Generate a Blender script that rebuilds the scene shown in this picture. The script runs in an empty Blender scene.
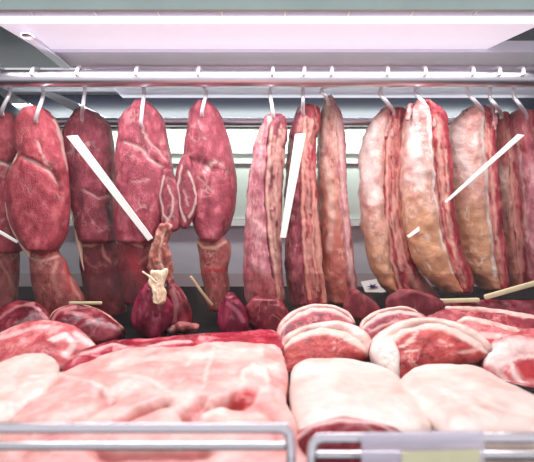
import bpy, math, random
import numpy as np
from mathutils import Vector

random.seed(7)
W, H, F = 534, 462, 460.0
CX, CY, CZ = 267.0, 231.0, 1.30
COL = bpy.context.scene.collection
HY = 1.03                        # depth of the row of hanging cuts

# ------------------------------------------------------------------ helpers
def P(px, py, Y):
    """world point on the line of sight of a photo pixel, at distance Y"""
    return np.array([(px - CX) / F * Y, Y, CZ - (py - CY) / F * Y])

def deck_z(Y):
    return 1.0 + 0.1 * Y

def lin(c):
    out = []
    for v in c[:3]:
        v = v / 255.0
        out.append(v / 12.92 if v <= 0.04045 else ((v + 0.055) / 1.055) ** 2.4)
    return (*out, 1.0)

_rng = np.random.RandomState(3)
_perm = _rng.permutation(512)
_perm = np.concatenate([_perm, _perm, _perm])
_grad = _rng.normal(size=(512, 3))
_grad /= np.linalg.norm(_grad, axis=1)[:, None]

def perlin(p):
    i = np.floor(p).astype(int)
    f = p - i
    u = f * f * f * (f * (f * 6 - 15) + 10)
    def g(dx, dy, dz):
        h = _perm[(_perm[(_perm[(i[:, 0] + dx) % 512] + i[:, 1] + dy) % 512] + i[:, 2] + dz) % 512]
        return (_grad[h] * (f - np.array([dx, dy, dz]))).sum(1)
    x0 = g(0,0,0)*(1-u[:,0]) + g(1,0,0)*u[:,0]
    x1 = g(0,1,0)*(1-u[:,0]) + g(1,1,0)*u[:,0]
    x2 = g(0,0,1)*(1-u[:,0]) + g(1,0,1)*u[:,0]
    x3 = g(0,1,1)*(1-u[:,0]) + g(1,1,1)*u[:,0]
    y0 = x0*(1-u[:,1]) + x1*u[:,1]
    y1 = x2*(1-u[:,1]) + x3*u[:,1]
    return y0*(1-u[:,2]) + y1*u[:,2]

def fbm(p, octv=3):
    s, a, t = 0, 1.0, 0
    for _ in range(octv):
        s = s + a * perlin(p); t += a
        a *= 0.5; p = p * 2.03 + 11.7
    return s / t

def spline(pts, n, closed=False):
    """Catmull-Rom resample of a list of tuples to n points"""
    a = np.array(pts, float)
    m = len(a)
    if closed:
        t = np.linspace(0, m, n, endpoint=False)
    else:
        t = np.linspace(0, m - 1, n)
    i = np.floor(t).astype(int)
    if not closed:
        i = np.minimum(i, m - 2)
    f = (t - i)[:, None]
    def at(k):
        if closed:
            return a[k % m]
        lo = 2 * a[0] - a[1]; hi = 2 * a[-1] - a[-2]
        ext = np.vstack([lo, a, hi])
        return ext[np.clip(k + 1, 0, m + 1)]
    p0, p1, p2, p3 = at(i - 1), at(i), at(i + 1), at(i + 2)
    return 0.5 * ((2*p1) + (-p0+p2)*f + (2*p0-5*p1+4*p2-p3)*f**2 + (-p0+3*p1-3*p2+p3)*f**3)

def pix(v):
    return np.stack([CX + v[:, 0] / v[:, 1] * F, CY - (v[:, 2] - CZ) / v[:, 1] * F], 1)

def line_dist(q, poly):
    a = np.array(poly, float)
    best = np.full(len(q), 1e9)
    for k in range(len(a) - 1):
        d = a[k+1] - a[k]
        t = np.clip(((q - a[k]) @ d) / (d @ d + 1e-9), 0, 1)
        best = np.minimum(best, np.linalg.norm(q - (a[k] + t[:, None] * d), axis=1))
    return best

def inside(q, poly):
    a = np.array(poly, float); n = len(a)
    r = np.zeros(len(q), bool)
    j = n - 1
    for i in range(n):
        c = ((a[i,1] > q[:,1]) != (a[j,1] > q[:,1])) & (q[:,0] < (a[j,0]-a[i,0])*(q[:,1]-a[i,1])/(a[j,1]-a[i,1]+1e-12)+a[i,0])
        r ^= c; j = i
    return r

def sstep(x, a, b):
    t = np.clip((x - a) / (b - a), 0, 1)
    return t * t * (3 - 2 * t)

def norms(v, faces):
    n = np.zeros_like(v)
    for f in faces:
        if len(f) == 0: continue
        a, b, c = v[f[:, 0]], v[f[:, 1]], v[f[:, 2]]
        fn = np.cross(b - a, c - a)
        for k in range(f.shape[1]):
            np.add.at(n, f[:, k], fn)
    return n / (np.linalg.norm(n, axis=1)[:, None] + 1e-12)

def link_mesh(name, v, faces, mat, parent=None, smooth=True, attrs=None):
    me = bpy.data.meshes.new(name)
    org = np.array(parent.location) if parent is not None else np.zeros(3)
    if parent is not None and parent.parent is not None:
        org = org + np.array(parent.parent.location)
    fl = []
    for f in faces:
        if len(f): fl += [tuple(int(x) for x in r) for r in f]
    me.from_pydata([tuple(x) for x in (v - org)], [], fl)
    me.update()
    if smooth:
        me.polygons.foreach_set('use_smooth', [True] * len(me.polygons))
    if attrs:
        for k, a in attrs.items():
            at = me.attributes.new(k, 'FLOAT', 'POINT')
            at.data.foreach_set('value', np.asarray(a, np.float32))
    o = bpy.data.objects.new(name, me)
    COL.objects.link(o)
    if mat is not None: me.materials.append(mat)
    if parent is not None: o.parent = parent
    return o

def rings_mesh(R):
    """R: (m, n, 3) closed rings -> verts, faces with end fans"""
    m, n = R.shape[:2]
    v = np.vstack([R.reshape(-1, 3), R[0].mean(0)[None], R[-1].mean(0)[None]])
    idx = np.arange(m * n).reshape(m, n)
    a = idx[:-1]; b = idx[1:]
    q = np.stack([a, b, np.roll(b, -1, 1), np.roll(a, -1, 1)], -1).reshape(-1, 4)
    t0 = np.stack([np.full(n, m*n), idx[0], np.roll(idx[0], -1)], 1)
    t1 = np.stack([np.full(n, m*n+1), np.roll(idx[-1], -1), idx[-1]], 1)
    return v, [q, np.vstack([t0, t1])]

SEED = [0]
def finish(name, v, faces, mat, parent, lump=0.004, fine=0.0012, fs=28.0, aniso=(1,1,.5), marks=(), floor=False, tan=None):
    """push the surface about and write the fat / red marks of the cut onto it"""
    SEED[0] += 1
    off = np.array([SEED[0] * 7.13, SEED[0] * 3.7, SEED[0] * 5.1])
    an = np.array(aniso)
    n = norms(v, faces)
    if (n * (v - v.mean(0))).sum() < 0:
        faces = [f[:, ::-1] if len(f) else f for f in faces]
        n = -n
    q = pix(v)
    jit = np.stack([fbm(v * 45 + off, 2), fbm(v * 45 - off, 2)], 1)
    qj = q + jit * 3.0
    d = lump * fbm(v * an * fs + off, 2) * 1.6 + fine * fbm(v * an * fs * 5 + off, 3) * 1.6
    fat = np.zeros(len(v)); red = np.zeros(len(v)); warm = np.zeros(len(v))
    front = n[:, 1] < 0.35
    for mk in marks:
        kind, poly, w, amt = mk[:4]
        dep = mk[4] if len(mk) > 4 else 0.0
        if kind == 'area':
            pass
        if kind in ('fatarea', 'redarea'):
            ins = inside(qj, poly)
            dd = line_dist(qj, list(poly) + [poly[0]])
            sd = np.where(ins, dd, -dd)
            f = sstep(sd, -w, w) * amt
            (fat if kind == 'fatarea' else red)[:] = np.maximum(fat if kind == 'fatarea' else red, f)
            d += dep * sstep(sd, -w, w)
        else:
            dd = line_dist(qj, poly)
            f = (1 - sstep(dd, w * .35, w)) * amt * front
            if kind == 'fat': fat = np.maximum(fat, f)
            elif kind == 'red': red = np.maximum(red, f)
            d += dep * np.exp(-(dd / w) ** 2) * front
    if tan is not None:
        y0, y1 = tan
        warm = sstep(q[:, 1] + jit[:, 0] * 40, y0, y1)  # yellower fat low down, with warm light painted into the colour
    v = v + n * d[:, None]
    if floor:
        z = deck_z(v[:, 1]) + .0008
        v[:, 2] = np.maximum(v[:, 2], z)
    return link_mesh(name, v, faces, mat, parent, attrs={'fat': fat, 'red': red, 'tan': warm})

def hang(name, stations, Y, mat, parent, depth=.036, dk=None, e=2.3, cap0=5, cap1=5, skew=0.0, **kw):
    """loft of closed sections; stations are (py, xl, xr)"""
    L = abs(stations[-1][0] - stations[0][0])
    m = max(8, int(L / 1.5)); n = 64
    S = spline(stations, m)
    rows = []
    def ring(py, xl, xr, s, dsc):
        c = P((xl + xr) / 2, py, Y); hw = (xr - xl) / 2 / F * Y * s
        th = np.linspace(0, 2*math.pi, n, endpoint=False)
        ct, st = np.cos(th), np.sin(th)
        x = np.sign(ct) * np.abs(ct) ** (2 / e) * hw
        y = np.sign(st) * np.abs(st) ** (2 / e) * depth * dsc * s
        return np.stack([c[0] + x, np.full(n, Y) + y + skew * x, np.full(n, c[2])], 1)
    for i in range(m):
        py, xl, xr = S[i]
        dsc = 1.0
        if dk: dsc = np.interp(py, [k[0] for k in dk], [k[1] for k in dk])
        if i == 0 and cap0:
            for k in range(6):
                a = k / 6
                rows.append(ring(py - cap0 * math.cos(a * math.pi/2), xl, xr, max(.06, math.sin(a * math.pi/2)), dsc))
        rows.append(ring(py, xl, xr, 1.0, dsc))
        if i == m - 1 and cap1:
            for k in range(1, 7):
                a = k / 6
                rows.append(ring(py + cap1 * math.sin(a * math.pi/2), xl, xr, max(.06, math.cos(a * math.pi/2)), dsc))
    v, f = rings_mesh(np.array(rows))
    return finish(name, v, f, mat, parent, **kw)

def plane_pts(q, base, tilt, lift=0.0):
    """drop photo pixels onto a plane through base that climbs away from us at tilt degrees"""
    t = math.radians(tilt)
    nrm = np.array([0, -math.sin(t), math.cos(t)])
    b = base + nrm * lift
    cam = np.array([0, 0, CZ])
    d = np.stack([(q[:,0]-CX)/F, np.ones(len(q)), -(q[:,1]-CY)/F], 1)
    s = ((b - cam) @ nrm) / (d @ nrm)
    return cam + d * s[:, None], nrm

def slab(name, outline, base, tilt, mat, parent, bulge=.012, back=.03, pf=2.6, n=110, K=22, floor=True, centre=None, **kw):
    """cushion-shaped cut: outline on its own plane, rounded front, solid back"""
    q = spline(outline, n, True)
    c = np.array(centre if centre else q.mean(0))
    w, nrm = plane_pts(q, base, tilt)
    cw, _ = plane_pts(c[None], base, tilt)
    rows = []
    for k in range(1, K + 1):
        t = math.sin(k / K * math.pi / 2)
        rows.append(cw + (w - cw) * t + nrm * bulge * (max(0, 1 - t ** pf)) ** (1 / pf))
    for k in range(K - 1, 0, -1):
        t = math.sin(k / K * math.pi / 2)
        rows.append(cw + (w - cw) * t - nrm * back * (max(0, 1 - t ** 4)) ** (1 / 4))
    v, f = rings_mesh(np.array(rows))
    return finish(name, v, f, mat, parent, floor=floor, **kw)

def sweep(name, pts, rw, rh, mat, parent, side=None, n=20, m=None, attrs=True, caps=True, e=2.0, wob=0.0, raw=False, **kw):
    """tube along world pts with half-width rw and half-height rh (scalars or lists)"""
    pts = np.array(pts, float)
    m = m or max(10, len(pts) * 8)
    C = spline(pts, m)
    rw = np.interp(np.linspace(0,1,m), np.linspace(0,1,np.size(rw)), np.atleast_1d(rw))
    rh = np.interp(np.linspace(0,1,m), np.linspace(0,1,np.size(rh)), np.atleast_1d(rh))
    T = np.gradient(C, axis=0); T /= np.linalg.norm(T, axis=1)[:, None] + 1e-12
    up = np.array(side if side is not None else (0, -1, 0.01), float)
    Vv = up - (T @ up)[:, None] * T
    Vv /= np.linalg.norm(Vv, axis=1)[:, None] + 1e-9
    U = np.cross(T, Vv)
    th = np.linspace(0, 2*math.pi, n, endpoint=False)
    ct, st = np.cos(th), np.sin(th)
    ct = np.sign(ct)*np.abs(ct)**(2/e); st = np.sign(st)*np.abs(st)**(2/e)
    rows = []
    def ring(i, s, o):
        c = C[i] + T[i] * o
        return c + U[i] * (rw[i]*s) * ct[:, None] + Vv[i] * (rh[i]*s) * st[:, None]
    if caps:
        for k in range(4):
            a = k / 4 * math.pi / 2
            rows.append(ring(0, max(.05, math.sin(a)), -rw[0] * math.cos(a) * .8))
    for i in range(m): rows.append(ring(i, 1, 0))
    if caps:
        for k in range(1, 5):
            a = k / 4 * math.pi / 2
            rows.append(ring(m-1, max(.05, math.cos(a)), rw[-1] * math.sin(a) * .8))
    v, f = rings_mesh(np.array(rows))
    if raw:
        nn = norms(v, f)
        if (nn * (v - np.repeat(np.vstack([C.mean(0)]), len(v), 0))).sum() < 0: f = [x[:, ::-1] for x in f]
        return link_mesh(name, v, f, mat, parent)
    return finish(name, v, f, mat, parent, **kw)

def boxes(name, blist, mat, parent=None, bevel=.0):
    """each item: (x0,x1,y0,y1,z0,z1)"""
    vs, fs = [], []
    for (x0,x1,y0,y1,z0,z1) in blist:
        k = len(vs)
        vs += [(x0,y0,z0),(x1,y0,z0),(x1,y1,z0),(x0,y1,z0),(x0,y0,z1),(x1,y0,z1),(x1,y1,z1),(x0,y1,z1)]
        fs += [(k,k+3,k+2,k+1),(k+4,k+5,k+6,k+7),(k,k+1,k+5,k+4),(k+1,k+2,k+6,k+5),(k+2,k+3,k+7,k+6),(k+3,k,k+4,k+7)]
    o = link_mesh(name, np.array(vs, float), [np.array(fs)], mat, parent, smooth=False)
    if bevel:
        b = o.modifiers.new('bevel', 'BEVEL'); b.width = bevel; b.segments = 3
    return o

def ribbon(name, upper, lower, base, tilt, lift, mat, parent, h=.007, m=70, n=24, **kw):
    """strip of fat between two outlines on a plane, tapering to its ends"""
    u, nrm = plane_pts(spline(upper, m), base, tilt, lift)
    l, _ = plane_pts(spline(lower, m), base, tilt, lift)
    th = np.linspace(0, 2*math.pi, n, endpoint=False)
    rows = []
    for i in range(m):
        hh = h * min(1, math.sin(math.pi * (i + .6) / (m + .2)) ** .5 + .1)
        c = (u[i] + l[i]) / 2; U = (u[i] - l[i]) / 2 + 1e-5
        rows.append(c + U * np.cos(th)[:, None] + nrm * hh * np.sin(th)[:, None])
    v, f = rings_mesh(np.array(rows))
    return finish(name, v, f, mat, parent, **kw)

def hexa(name, c8, mat, parent=None, bevel=0.0):
    o = link_mesh(name, np.array(c8, float), [np.array([(0,3,2,1),(4,5,6,7),(0,1,5,4),(1,2,6,5),(2,3,7,6),(3,0,4,7)])], mat, parent, smooth=False)
    if bevel:
        b = o.modifiers.new('bevel', 'BEVEL'); b.width = bevel; b.segments = 2
    return o

def tag(o, label, cat, group=None):
    o['label'] = label; o['category'] = cat
    if group: o['group'] = group
    return o

def struct(o):
    o['kind'] = 'structure'; return o

def thing(name, label, cat, loc, group=None):
    o = bpy.data.objects.new(name, None); COL.objects.link(o)
    o.empty_display_size = .03
    o.location = tuple(float(x) for x in loc)
    return tag(o, label, cat, group)

# ------------------------------------------------------------------ materials
def new_mat(name):
    m = bpy.data.materials.new(name); m.use_nodes = True
    nt = m.node_tree
    b = nt.nodes['Principled BSDF']
    return m, nt, b

def N(nt, t, **kw):
    n = nt.nodes.new(t)
    for k, v in kw.items():
        if k.startswith('i_'): n.inputs[k[2:].replace('_', ' ')].default_value = v
        else: setattr(n, k, v)
    return n

def mixc(nt, fac, a, b):
    n = nt.nodes.new('ShaderNodeMix'); n.data_type = 'RGBA'
    for sock, val in ((n.inputs[0], fac), (n.inputs[6], a), (n.inputs[7], b)):
        if hasattr(val, 'is_output'): nt.links.new(val, sock)
        else: sock.default_value = val
    return n.outputs[2]

def meat(name, dark, mid, light, fat=(238,212,200), redc=(170,30,40), warmc=(205,150,105), vein=.35, vscale=26, stretch=(1,1,.4),
         scale=30, rough=.32, bump=.25, sss=.06, fibre=.5):
    m, nt, b = new_mat(name)
    L = nt.links.new
    tc = N(nt, 'ShaderNodeTexCoord'); oi = N(nt, 'ShaderNodeObjectInfo')
    mul = N(nt, 'ShaderNodeVectorMath', operation='SCALE'); mul.inputs[0].default_value = (7, 5, 9)
    L(oi.outputs['Random'], mul.inputs['Scale'])
    add = N(nt, 'ShaderNodeVectorMath', operation='ADD')
    L(tc.outputs['Object'], add.inputs[0]); L(mul.outputs[0], add.inputs[1])
    mp = N(nt, 'ShaderNodeMapping'); mp.inputs['Scale'].default_value = stretch
    L(add.outputs[0], mp.inputs['Vector'])
    n1 = N(nt, 'ShaderNodeTexNoise', i_Scale=scale, i_Detail=6.0, i_Roughness=.62); L(mp.outputs[0], n1.inputs['Vector'])
    rp = N(nt, 'ShaderNodeValToRGB'); cr = rp.color_ramp
    cr.elements[0].position = .34; cr.elements[0].color = lin(dark)
    cr.elements[1].position = .68; cr.elements[1].color = lin(light)
    e = cr.elements.new(.5); e.color = lin(mid)
    L(n1.outputs['Fac'], rp.inputs[0])
    n2 = N(nt, 'ShaderNodeTexNoise', i_Scale=scale*7, i_Detail=4.0, i_Roughness=.7); L(mp.outputs[0], n2.inputs['Vector'])
    # thin connective veins
    n3 = N(nt, 'ShaderNodeTexNoise', i_Scale=vscale, i_Detail=3.0, i_Roughness=.55, i_Distortion=.6); L(mp.outputs[0], n3.inputs['Vector'])
    s = N(nt, 'ShaderNodeMath', operation='SUBTRACT'); L(n3.outputs['Fac'], s.inputs[0]); s.inputs[1].default_value = .5
    a = N(nt, 'ShaderNodeMath', operation='ABSOLUTE'); L(s.outputs[0], a.inputs[0])
    mr = N(nt, 'ShaderNodeMapRange'); mr.inputs['From Min'].default_value = .0; mr.inputs['From Max'].default_value = .045
    mr.inputs['To Min'].default_value = 1; mr.inputs['To Max'].default_value = 0
    L(a.outputs[0], mr.inputs['Value'])
    n4 = N(nt, 'ShaderNodeTexNoise', i_Scale=vscale*.6, i_Detail=2.0); L(add.outputs[0], n4.inputs['Vector'])
    mr2 = N(nt, 'ShaderNodeMapRange'); mr2.inputs['From Min'].default_value = .5; mr2.inputs['From Max'].default_value = .65
    L(n4.outputs['Fac'], mr2.inputs['Value'])
    vm = N(nt, 'ShaderNodeMath', operation='MULTIPLY'); L(mr.outputs[0], vm.inputs[0]); L(mr2.outputs[0], vm.inputs[1])
    vm2 = N(nt, 'ShaderNodeMath', operation='MULTIPLY'); L(vm.outputs[0], vm2.inputs[0]); vm2.inputs[1].default_value = vein
    # fine mottling
    mott = N(nt, 'ShaderNodeMapRange'); mott.inputs['From Min'].default_value = .52; mott.inputs['From Max'].default_value = .8
    mott.inputs['To Max'].default_value = fibre
    L(n2.outputs['Fac'], mott.inputs['Value'])
    base = mixc(nt, mott.outputs[0], rp.outputs['Color'], lin(light))
    warm = N(nt, 'ShaderNodeAttribute', attribute_name='tan')
    warm_col = mixc(nt, n1.outputs['Fac'], lin([c*.82 for c in warmc]), lin([min(255, c*1.12) for c in warmc]))
    tm = N(nt, 'ShaderNodeMath', operation='MULTIPLY'); L(warm.outputs['Fac'], tm.inputs[0]); tm.inputs[1].default_value = .85
    base = mixc(nt, tm.outputs[0], base, warm_col)  # warm light on the lower fat, mixed into its base colour
    rd = N(nt, 'ShaderNodeAttribute', attribute_name='red')
    rcol = mixc(nt, n1.outputs['Fac'], lin([c*.6 for c in redc]), lin([min(255, c*1.25) for c in redc]))
    base = mixc(nt, rd.outputs['Fac'], base, rcol)
    fa = N(nt, 'ShaderNodeAttribute', attribute_name='fat')
    fx = N(nt, 'ShaderNodeMath', operation='MAXIMUM'); L(fa.outputs['Fac'], fx.inputs[0]); L(vm2.outputs[0], fx.inputs[1])
    fcol = mixc(nt, n2.outputs['Fac'], lin([c*.86 for c in fat]), lin([min(255, c*1.06) for c in fat]))
    base = mixc(nt, fx.outputs[0], base, fcol)
    L(base, b.inputs['Base Color'])
    rr = N(nt, 'ShaderNodeMapRange'); rr.inputs['To Min'].default_value = rough*.7; rr.inputs['To Max'].default_value = min(1, rough*1.5)
    L(n1.outputs['Fac'], rr.inputs['Value']); L(rr.outputs[0], b.inputs['Roughness'])
    bp = N(nt, 'ShaderNodeBump'); bp.inputs['Strength'].default_value = bump; bp.inputs['Distance'].default_value = .004
    mx = N(nt, 'ShaderNodeMath', operation='ADD'); L(n2.outputs['Fac'], mx.inputs[0]); L(n1.outputs['Fac'], mx.inputs[1])
    L(mx.outputs[0], bp.inputs['Height']); L(bp.outputs[0], b.inputs['Normal'])
    if sss:
        b.inputs['Subsurface Weight'].default_value = sss
        b.inputs['Subsurface Radius'].default_value = (1, .35, .25)
        b.inputs['Subsurface Scale'].default_value = .008
    b.inputs['Specular IOR Level'].default_value = .4
    return m

def plain(name, col, rough=.4, metal=0.0, emit=None, es=1.0, noise=0.0, ns=60, bump=0.0, stretch=(1,1,1)):
    m, nt, b = new_mat(name)
    L = nt.links.new
    tc = N(nt, 'ShaderNodeTexCoord')
    mp = N(nt, 'ShaderNodeMapping'); mp.inputs['Scale'].default_value = stretch
    L(tc.outputs['Object'], mp.inputs['Vector'])
    n1 = N(nt, 'ShaderNodeTexNoise', i_Scale=ns, i_Detail=4.0); L(mp.outputs[0], n1.inputs['Vector'])
    c = mixc(nt, n1.outputs['Fac'], lin([x*(1-noise) for x in col]), lin([min(255, x*(1+noise)) for x in col]))
    L(c, b.inputs['Base Color'])
    b.inputs['Roughness'].default_value = rough; b.inputs['Metallic'].default_value = metal
    if emit:
        b.inputs['Emission Color'].default_value = lin(emit); b.inputs['Emission Strength'].default_value = es
    if bump:
        bp = N(nt, 'ShaderNodeBump'); bp.inputs['Strength'].default_value = bump; bp.inputs['Distance'].default_value = .002
        L(n1.outputs['Fac'], bp.inputs['Height']); L(bp.outputs[0], b.inputs['Normal'])
    return m

def glassy(name, tint, ior=1.45, gl=1.0):
    m = bpy.data.materials.new(name); m.use_nodes = True
    nt = m.node_tree; nt.nodes.clear(); L = nt.links.new
    out = N(nt, 'ShaderNodeOutputMaterial'); mix = N(nt, 'ShaderNodeMixShader')
    tr = N(nt, 'ShaderNodeBsdfTransparent'); tr.inputs['Color'].default_value = lin(tint)
    g = N(nt, 'ShaderNodeBsdfGlossy'); g.inputs['Roughness'].default_value = .01
    g.inputs['Color'].default_value = (gl, gl, gl, 1)
    fr = N(nt, 'ShaderNodeFresnel')
    ge = N(nt, 'ShaderNodeNewGeometry'); mi = N(nt, 'ShaderNodeMapRange')   # same reflectance from both sides of the sheet
    mi.inputs['To Min'].default_value = ior; mi.inputs['To Max'].default_value = 1 / ior
    L(ge.outputs['Backfacing'], mi.inputs['Value']); L(mi.outputs[0], fr.inputs['IOR'])
    L(fr.outputs[0], mix.inputs[0]); L(tr.outputs[0], mix.inputs[1]); L(g.outputs[0], mix.inputs[2]); L(mix.outputs[0], out.inputs[0])
    return m

M = {}
BS = dict(sss=0, stretch=(1,1,.65), scale=60, bump=.7, fibre=.7, rough=.33)
M['beef']   = meat('beef_red',    (138,38,50), (166,58,70), (200,100,106), vein=.3, vscale=40, redc=(110,14,28), **BS)
M['beef2']  = meat('beef_wine',   (120,36,50),  (152,56,72), (194,102,114), vein=.3, vscale=40, redc=(74,10,26), **BS)
M['beef3']  = meat('beef_purple', (104,28,42),  (134,46,60), (172,82,94), vein=.3, vscale=40, redc=(56,8,20), **BS)
M['shank']  = meat('shank_meat',  (128,52,56), (156,74,74), (190,112,106), vein=.6, vscale=36, fat=(222,170,150), **BS)
M['shankd'] = meat('shank_dark',  (88,18,30), (114,34,46), (148,60,66), vein=.45, vscale=36, fat=(214,150,130), **BS)
RS = dict(sss=0, bump=.55, fibre=.8, rough=.38)
M['loin']   = meat('loin_pale',   (138,62,76), (178,104,114), (216,162,162), vein=.5, vscale=44, scale=52, stretch=(1,1,.3), fat=(232,196,180), **RS)
M['loind']  = meat('loin_dark',   (82,24,38),  (130,50,64), (184,104,110), vein=.55, vscale=44, scale=52, stretch=(1,1,.3), fat=(226,178,160), **RS)
M['ribs']   = meat('rib_red',     (92,10,24), (146,30,46), (194,88,94), vein=.65, vscale=46, stretch=(1,1,.25), scale=54, fat=(232,172,154), **RS)
M['ribtan'] = meat('rib_tan',     (150,84,80), (190,132,120), (226,190,174), vein=.5, vscale=40, scale=46, stretch=(1,1,.4), warmc=(184,116,98), fat=(240,214,196), **RS)
M['cap']    = meat('fat_cap_dry', (186,118,114), (208,160,148), (230,200,190), vein=.6, vscale=44, stretch=(1,1,.8), scale=44, warmc=(204,146,104), fat=(246,232,224), redc=(186,80,84), **RS)
M['fat']    = meat('fat_cream',   (214,168,146), (232,198,176), (246,226,212), vein=.3, fat=(250,238,228), rough=.35, bump=.25, fibre=.3, sss=0)
M['tendon'] = meat('tendon',      (130,56,52), (176,104,90), (222,176,156), vein=.7, vscale=50, fat=(240,212,186), stretch=(1,1,.4), sss=0, bump=.5)
M['bone']   = meat('bone',        (214,180,140), (236,212,178), (248,234,210), vein=.1, rough=.45, bump=.12, fibre=.15, sss=0)
M['white']  = meat('fat_white',   (206,174,162), (222,198,188), (236,218,208), vein=.2, vscale=14, scale=16, stretch=(1,1,1), fat=(222,160,150), redc=(160,30,44), rough=.3, bump=.15, fibre=.18, sss=.05)
M['rim']    = meat('fat_rim',     (206,146,136), (228,186,174), (240,214,202), vein=.4, vscale=40, scale=40, stretch=(1,1,1), rough=.3, bump=.2, fibre=.3, sss=0)
M['veal']   = meat('veal_pink',   (212,132,128), (228,168,160), (240,206,196), vein=.6, vscale=12, scale=15, stretch=(1,1,1), fat=(246,222,210), redc=(180,44,44), rough=.3, bump=.3, fibre=.4, sss=.04)
M['steak']  = meat('steak_red',   (130,16,20), (176,46,46), (204,92,82), vein=.6, vscale=46, scale=46, stretch=(1,1,1), fat=(244,204,190), redc=(140,20,28), rough=.26, bump=.4, sss=0, fibre=.6)
M['steakd'] = meat('steak_dark',  (104,14,30), (150,38,52), (200,100,104), vein=.5, vscale=46, scale=46, stretch=(1,1,1), fat=(236,190,182), redc=(90,10,22), rough=.24, bump=.35, sss=0, fibre=.6)
M['lean']   = meat('lean_bright', (116,10,30), (152,28,50), (198,90,104), vein=.5, vscale=20, scale=24, stretch=(1,1,1), fat=(242,190,186), rough=.24, bump=.3, sss=0)
M['offal']  = meat('offal_dark',  (64,8,18), (108,24,38), (156,68,76), vein=.6, vscale=22, scale=26, stretch=(1,1,1), fat=(206,140,140), rough=.14, bump=.15, sss=0)
M['bulb']   = meat('wine_muscle', (74,4,26),  (116,12,44), (168,52,84), vein=.7, vscale=44, scale=44, stretch=(1,1,.3), fat=(214,120,140), rough=.2, bump=.4, sss=0)
M['pinkm']  = meat('pink_membrane', (164,50,58), (204,98,102), (234,172,166), vein=.8, vscale=18, scale=26, stretch=(1,1,1), fat=(246,216,208), rough=.2, bump=.25, sss=0)
M['steel']  = plain('brushed_steel', (226,220,228), .34, 1.0, noise=.05, ns=40, stretch=(.05,1,1))
M['chrome'] = plain('chrome', (228,226,230), .12, 1.0, noise=.02)
M['hook']   = plain('hook_steel', (236,232,236), .3, .45, noise=.03)
M['lilac']  = plain('canopy_sheet', (232,224,240), .45, .0, noise=.03, ns=12)
M['lilac2'] = plain('canopy_sheet_dark', (176,168,190), .45, .3, noise=.04, ns=12)
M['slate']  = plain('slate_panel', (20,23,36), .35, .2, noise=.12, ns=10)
M['teal']   = plain('teal_edge', (186,208,202), .35, 0, noise=.1, ns=9)
M['lamp']   = plain('lamp_diffuser', (240,236,244), .5, 0, emit=(236,224,244), es=.5, noise=.02)
M['tube']   = plain('lamp_tube', (255,255,255), .4, 0, emit=(255,252,255), es=1.7)
M['panel']  = plain('back_panel_pale', (206,216,208), .25, 0, noise=.05, ns=5)
M['frame']  = plain('white_frame', (238,240,240), .35, 0, noise=.02)
M['greyst'] = plain('grey_steel_wall', (222,220,230), .35, .0, noise=.06, ns=6, stretch=(1,1,4))
M['dark']   = plain('black_tray', (8,8,11), .6, 0, noise=.25, ns=14, bump=.08)
M['green']  = plain('dark_green_end', (62,84,84), .3, .1, noise=.2, ns=7)
M['plastic']= plain('white_plastic', (240,238,232), .38, 0, noise=.03, ns=120, bump=.15)
M['cream']  = plain('cream_edge', (214,200,160), .35, 0, noise=.1, ns=50)
M['lightsteel'] = plain('pale_sheet', (206,204,214), .3, .5, noise=.06, ns=14)
M['purple'] = plain('purple_ink', (96,70,190), .4)
M['yellow'] = plain('yellow_card', (230,226,184), .5, noise=.05)
M['glass']  = glassy('reflection_tint_glass', (249,240,238), 1.4, .35)  # pinkish tint paints a reddish reflection into the low screen
M['glassf'] = glassy('front_glass', (252,253,252), 1.25, .5)
M['plasticc'] = None
def clear_plastic():
    m, nt, b = new_mat('lilac_clear_plastic')
    b.inputs['Base Color'].default_value = lin((234,230,242)); b.inputs['Roughness'].default_value = .25
    b.inputs['Alpha'].default_value = .5
    return m
M['plasticc'] = clear_plastic()

M['dark'].node_tree.nodes['Principled BSDF'].inputs['Specular IOR Level'].default_value = .15
# ------------------------------------------------------------------ the case (setting)
XL, XR = -1.15, 1.15
YB = 1.36
# sloping deck
dv = [(XL,.32,deck_z(.32)-.03),(XR,.32,deck_z(.32)-.03),(XR,YB+.04,deck_z(YB+.04)-.03),(XL,YB+.04,deck_z(YB+.04)-.03),
      (XL,.32,deck_z(.32)),(XR,.32,deck_z(.32)),(XR,YB+.04,deck_z(YB+.04)),(XL,YB+.04,deck_z(YB+.04))]
struct(hexa('floor', dv, M['dark']))
def zy(py, Y): return CZ - (py - CY) / F * Y
struct(boxes('wall_back', [(XL,XR,YB,YB+.04,1.05,zy(221,YB)), (XL,XR,YB+.012,YB+.04,zy(221,YB),zy(100,YB)+.05)], M['greyst']))
struct(boxes('trim_1', [(XL,XR,YB-.012,YB,zy(226,YB),zy(219.5,YB))], M['frame']))
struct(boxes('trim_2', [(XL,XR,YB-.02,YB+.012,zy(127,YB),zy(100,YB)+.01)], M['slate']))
# sliding rear doors
for i, (a, b_) in enumerate(((XL, -.30), (-.315, .34), (.325, XR))):
    yo = YB - (.006 if i == 1 else 0.0)
    d = struct(boxes('door_%d' % (i+1), [(a,b_,yo+.001,yo+.011,zy(219,YB),zy(128,YB))], M['panel']))
    boxes('door_frame', [(a,b_,yo-.008,yo+.001,zy(154,YB),zy(146,YB)), (a,b_,yo-.006,yo+.001,zy(164,YB),zy(161,YB)),
                         (a,a+.018,yo-.007,yo+.001,zy(219,YB),zy(128,YB)), (b_-.018,b_,yo-.007,yo+.001,zy(219,YB),zy(128,YB))], M['frame'], d)
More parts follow.
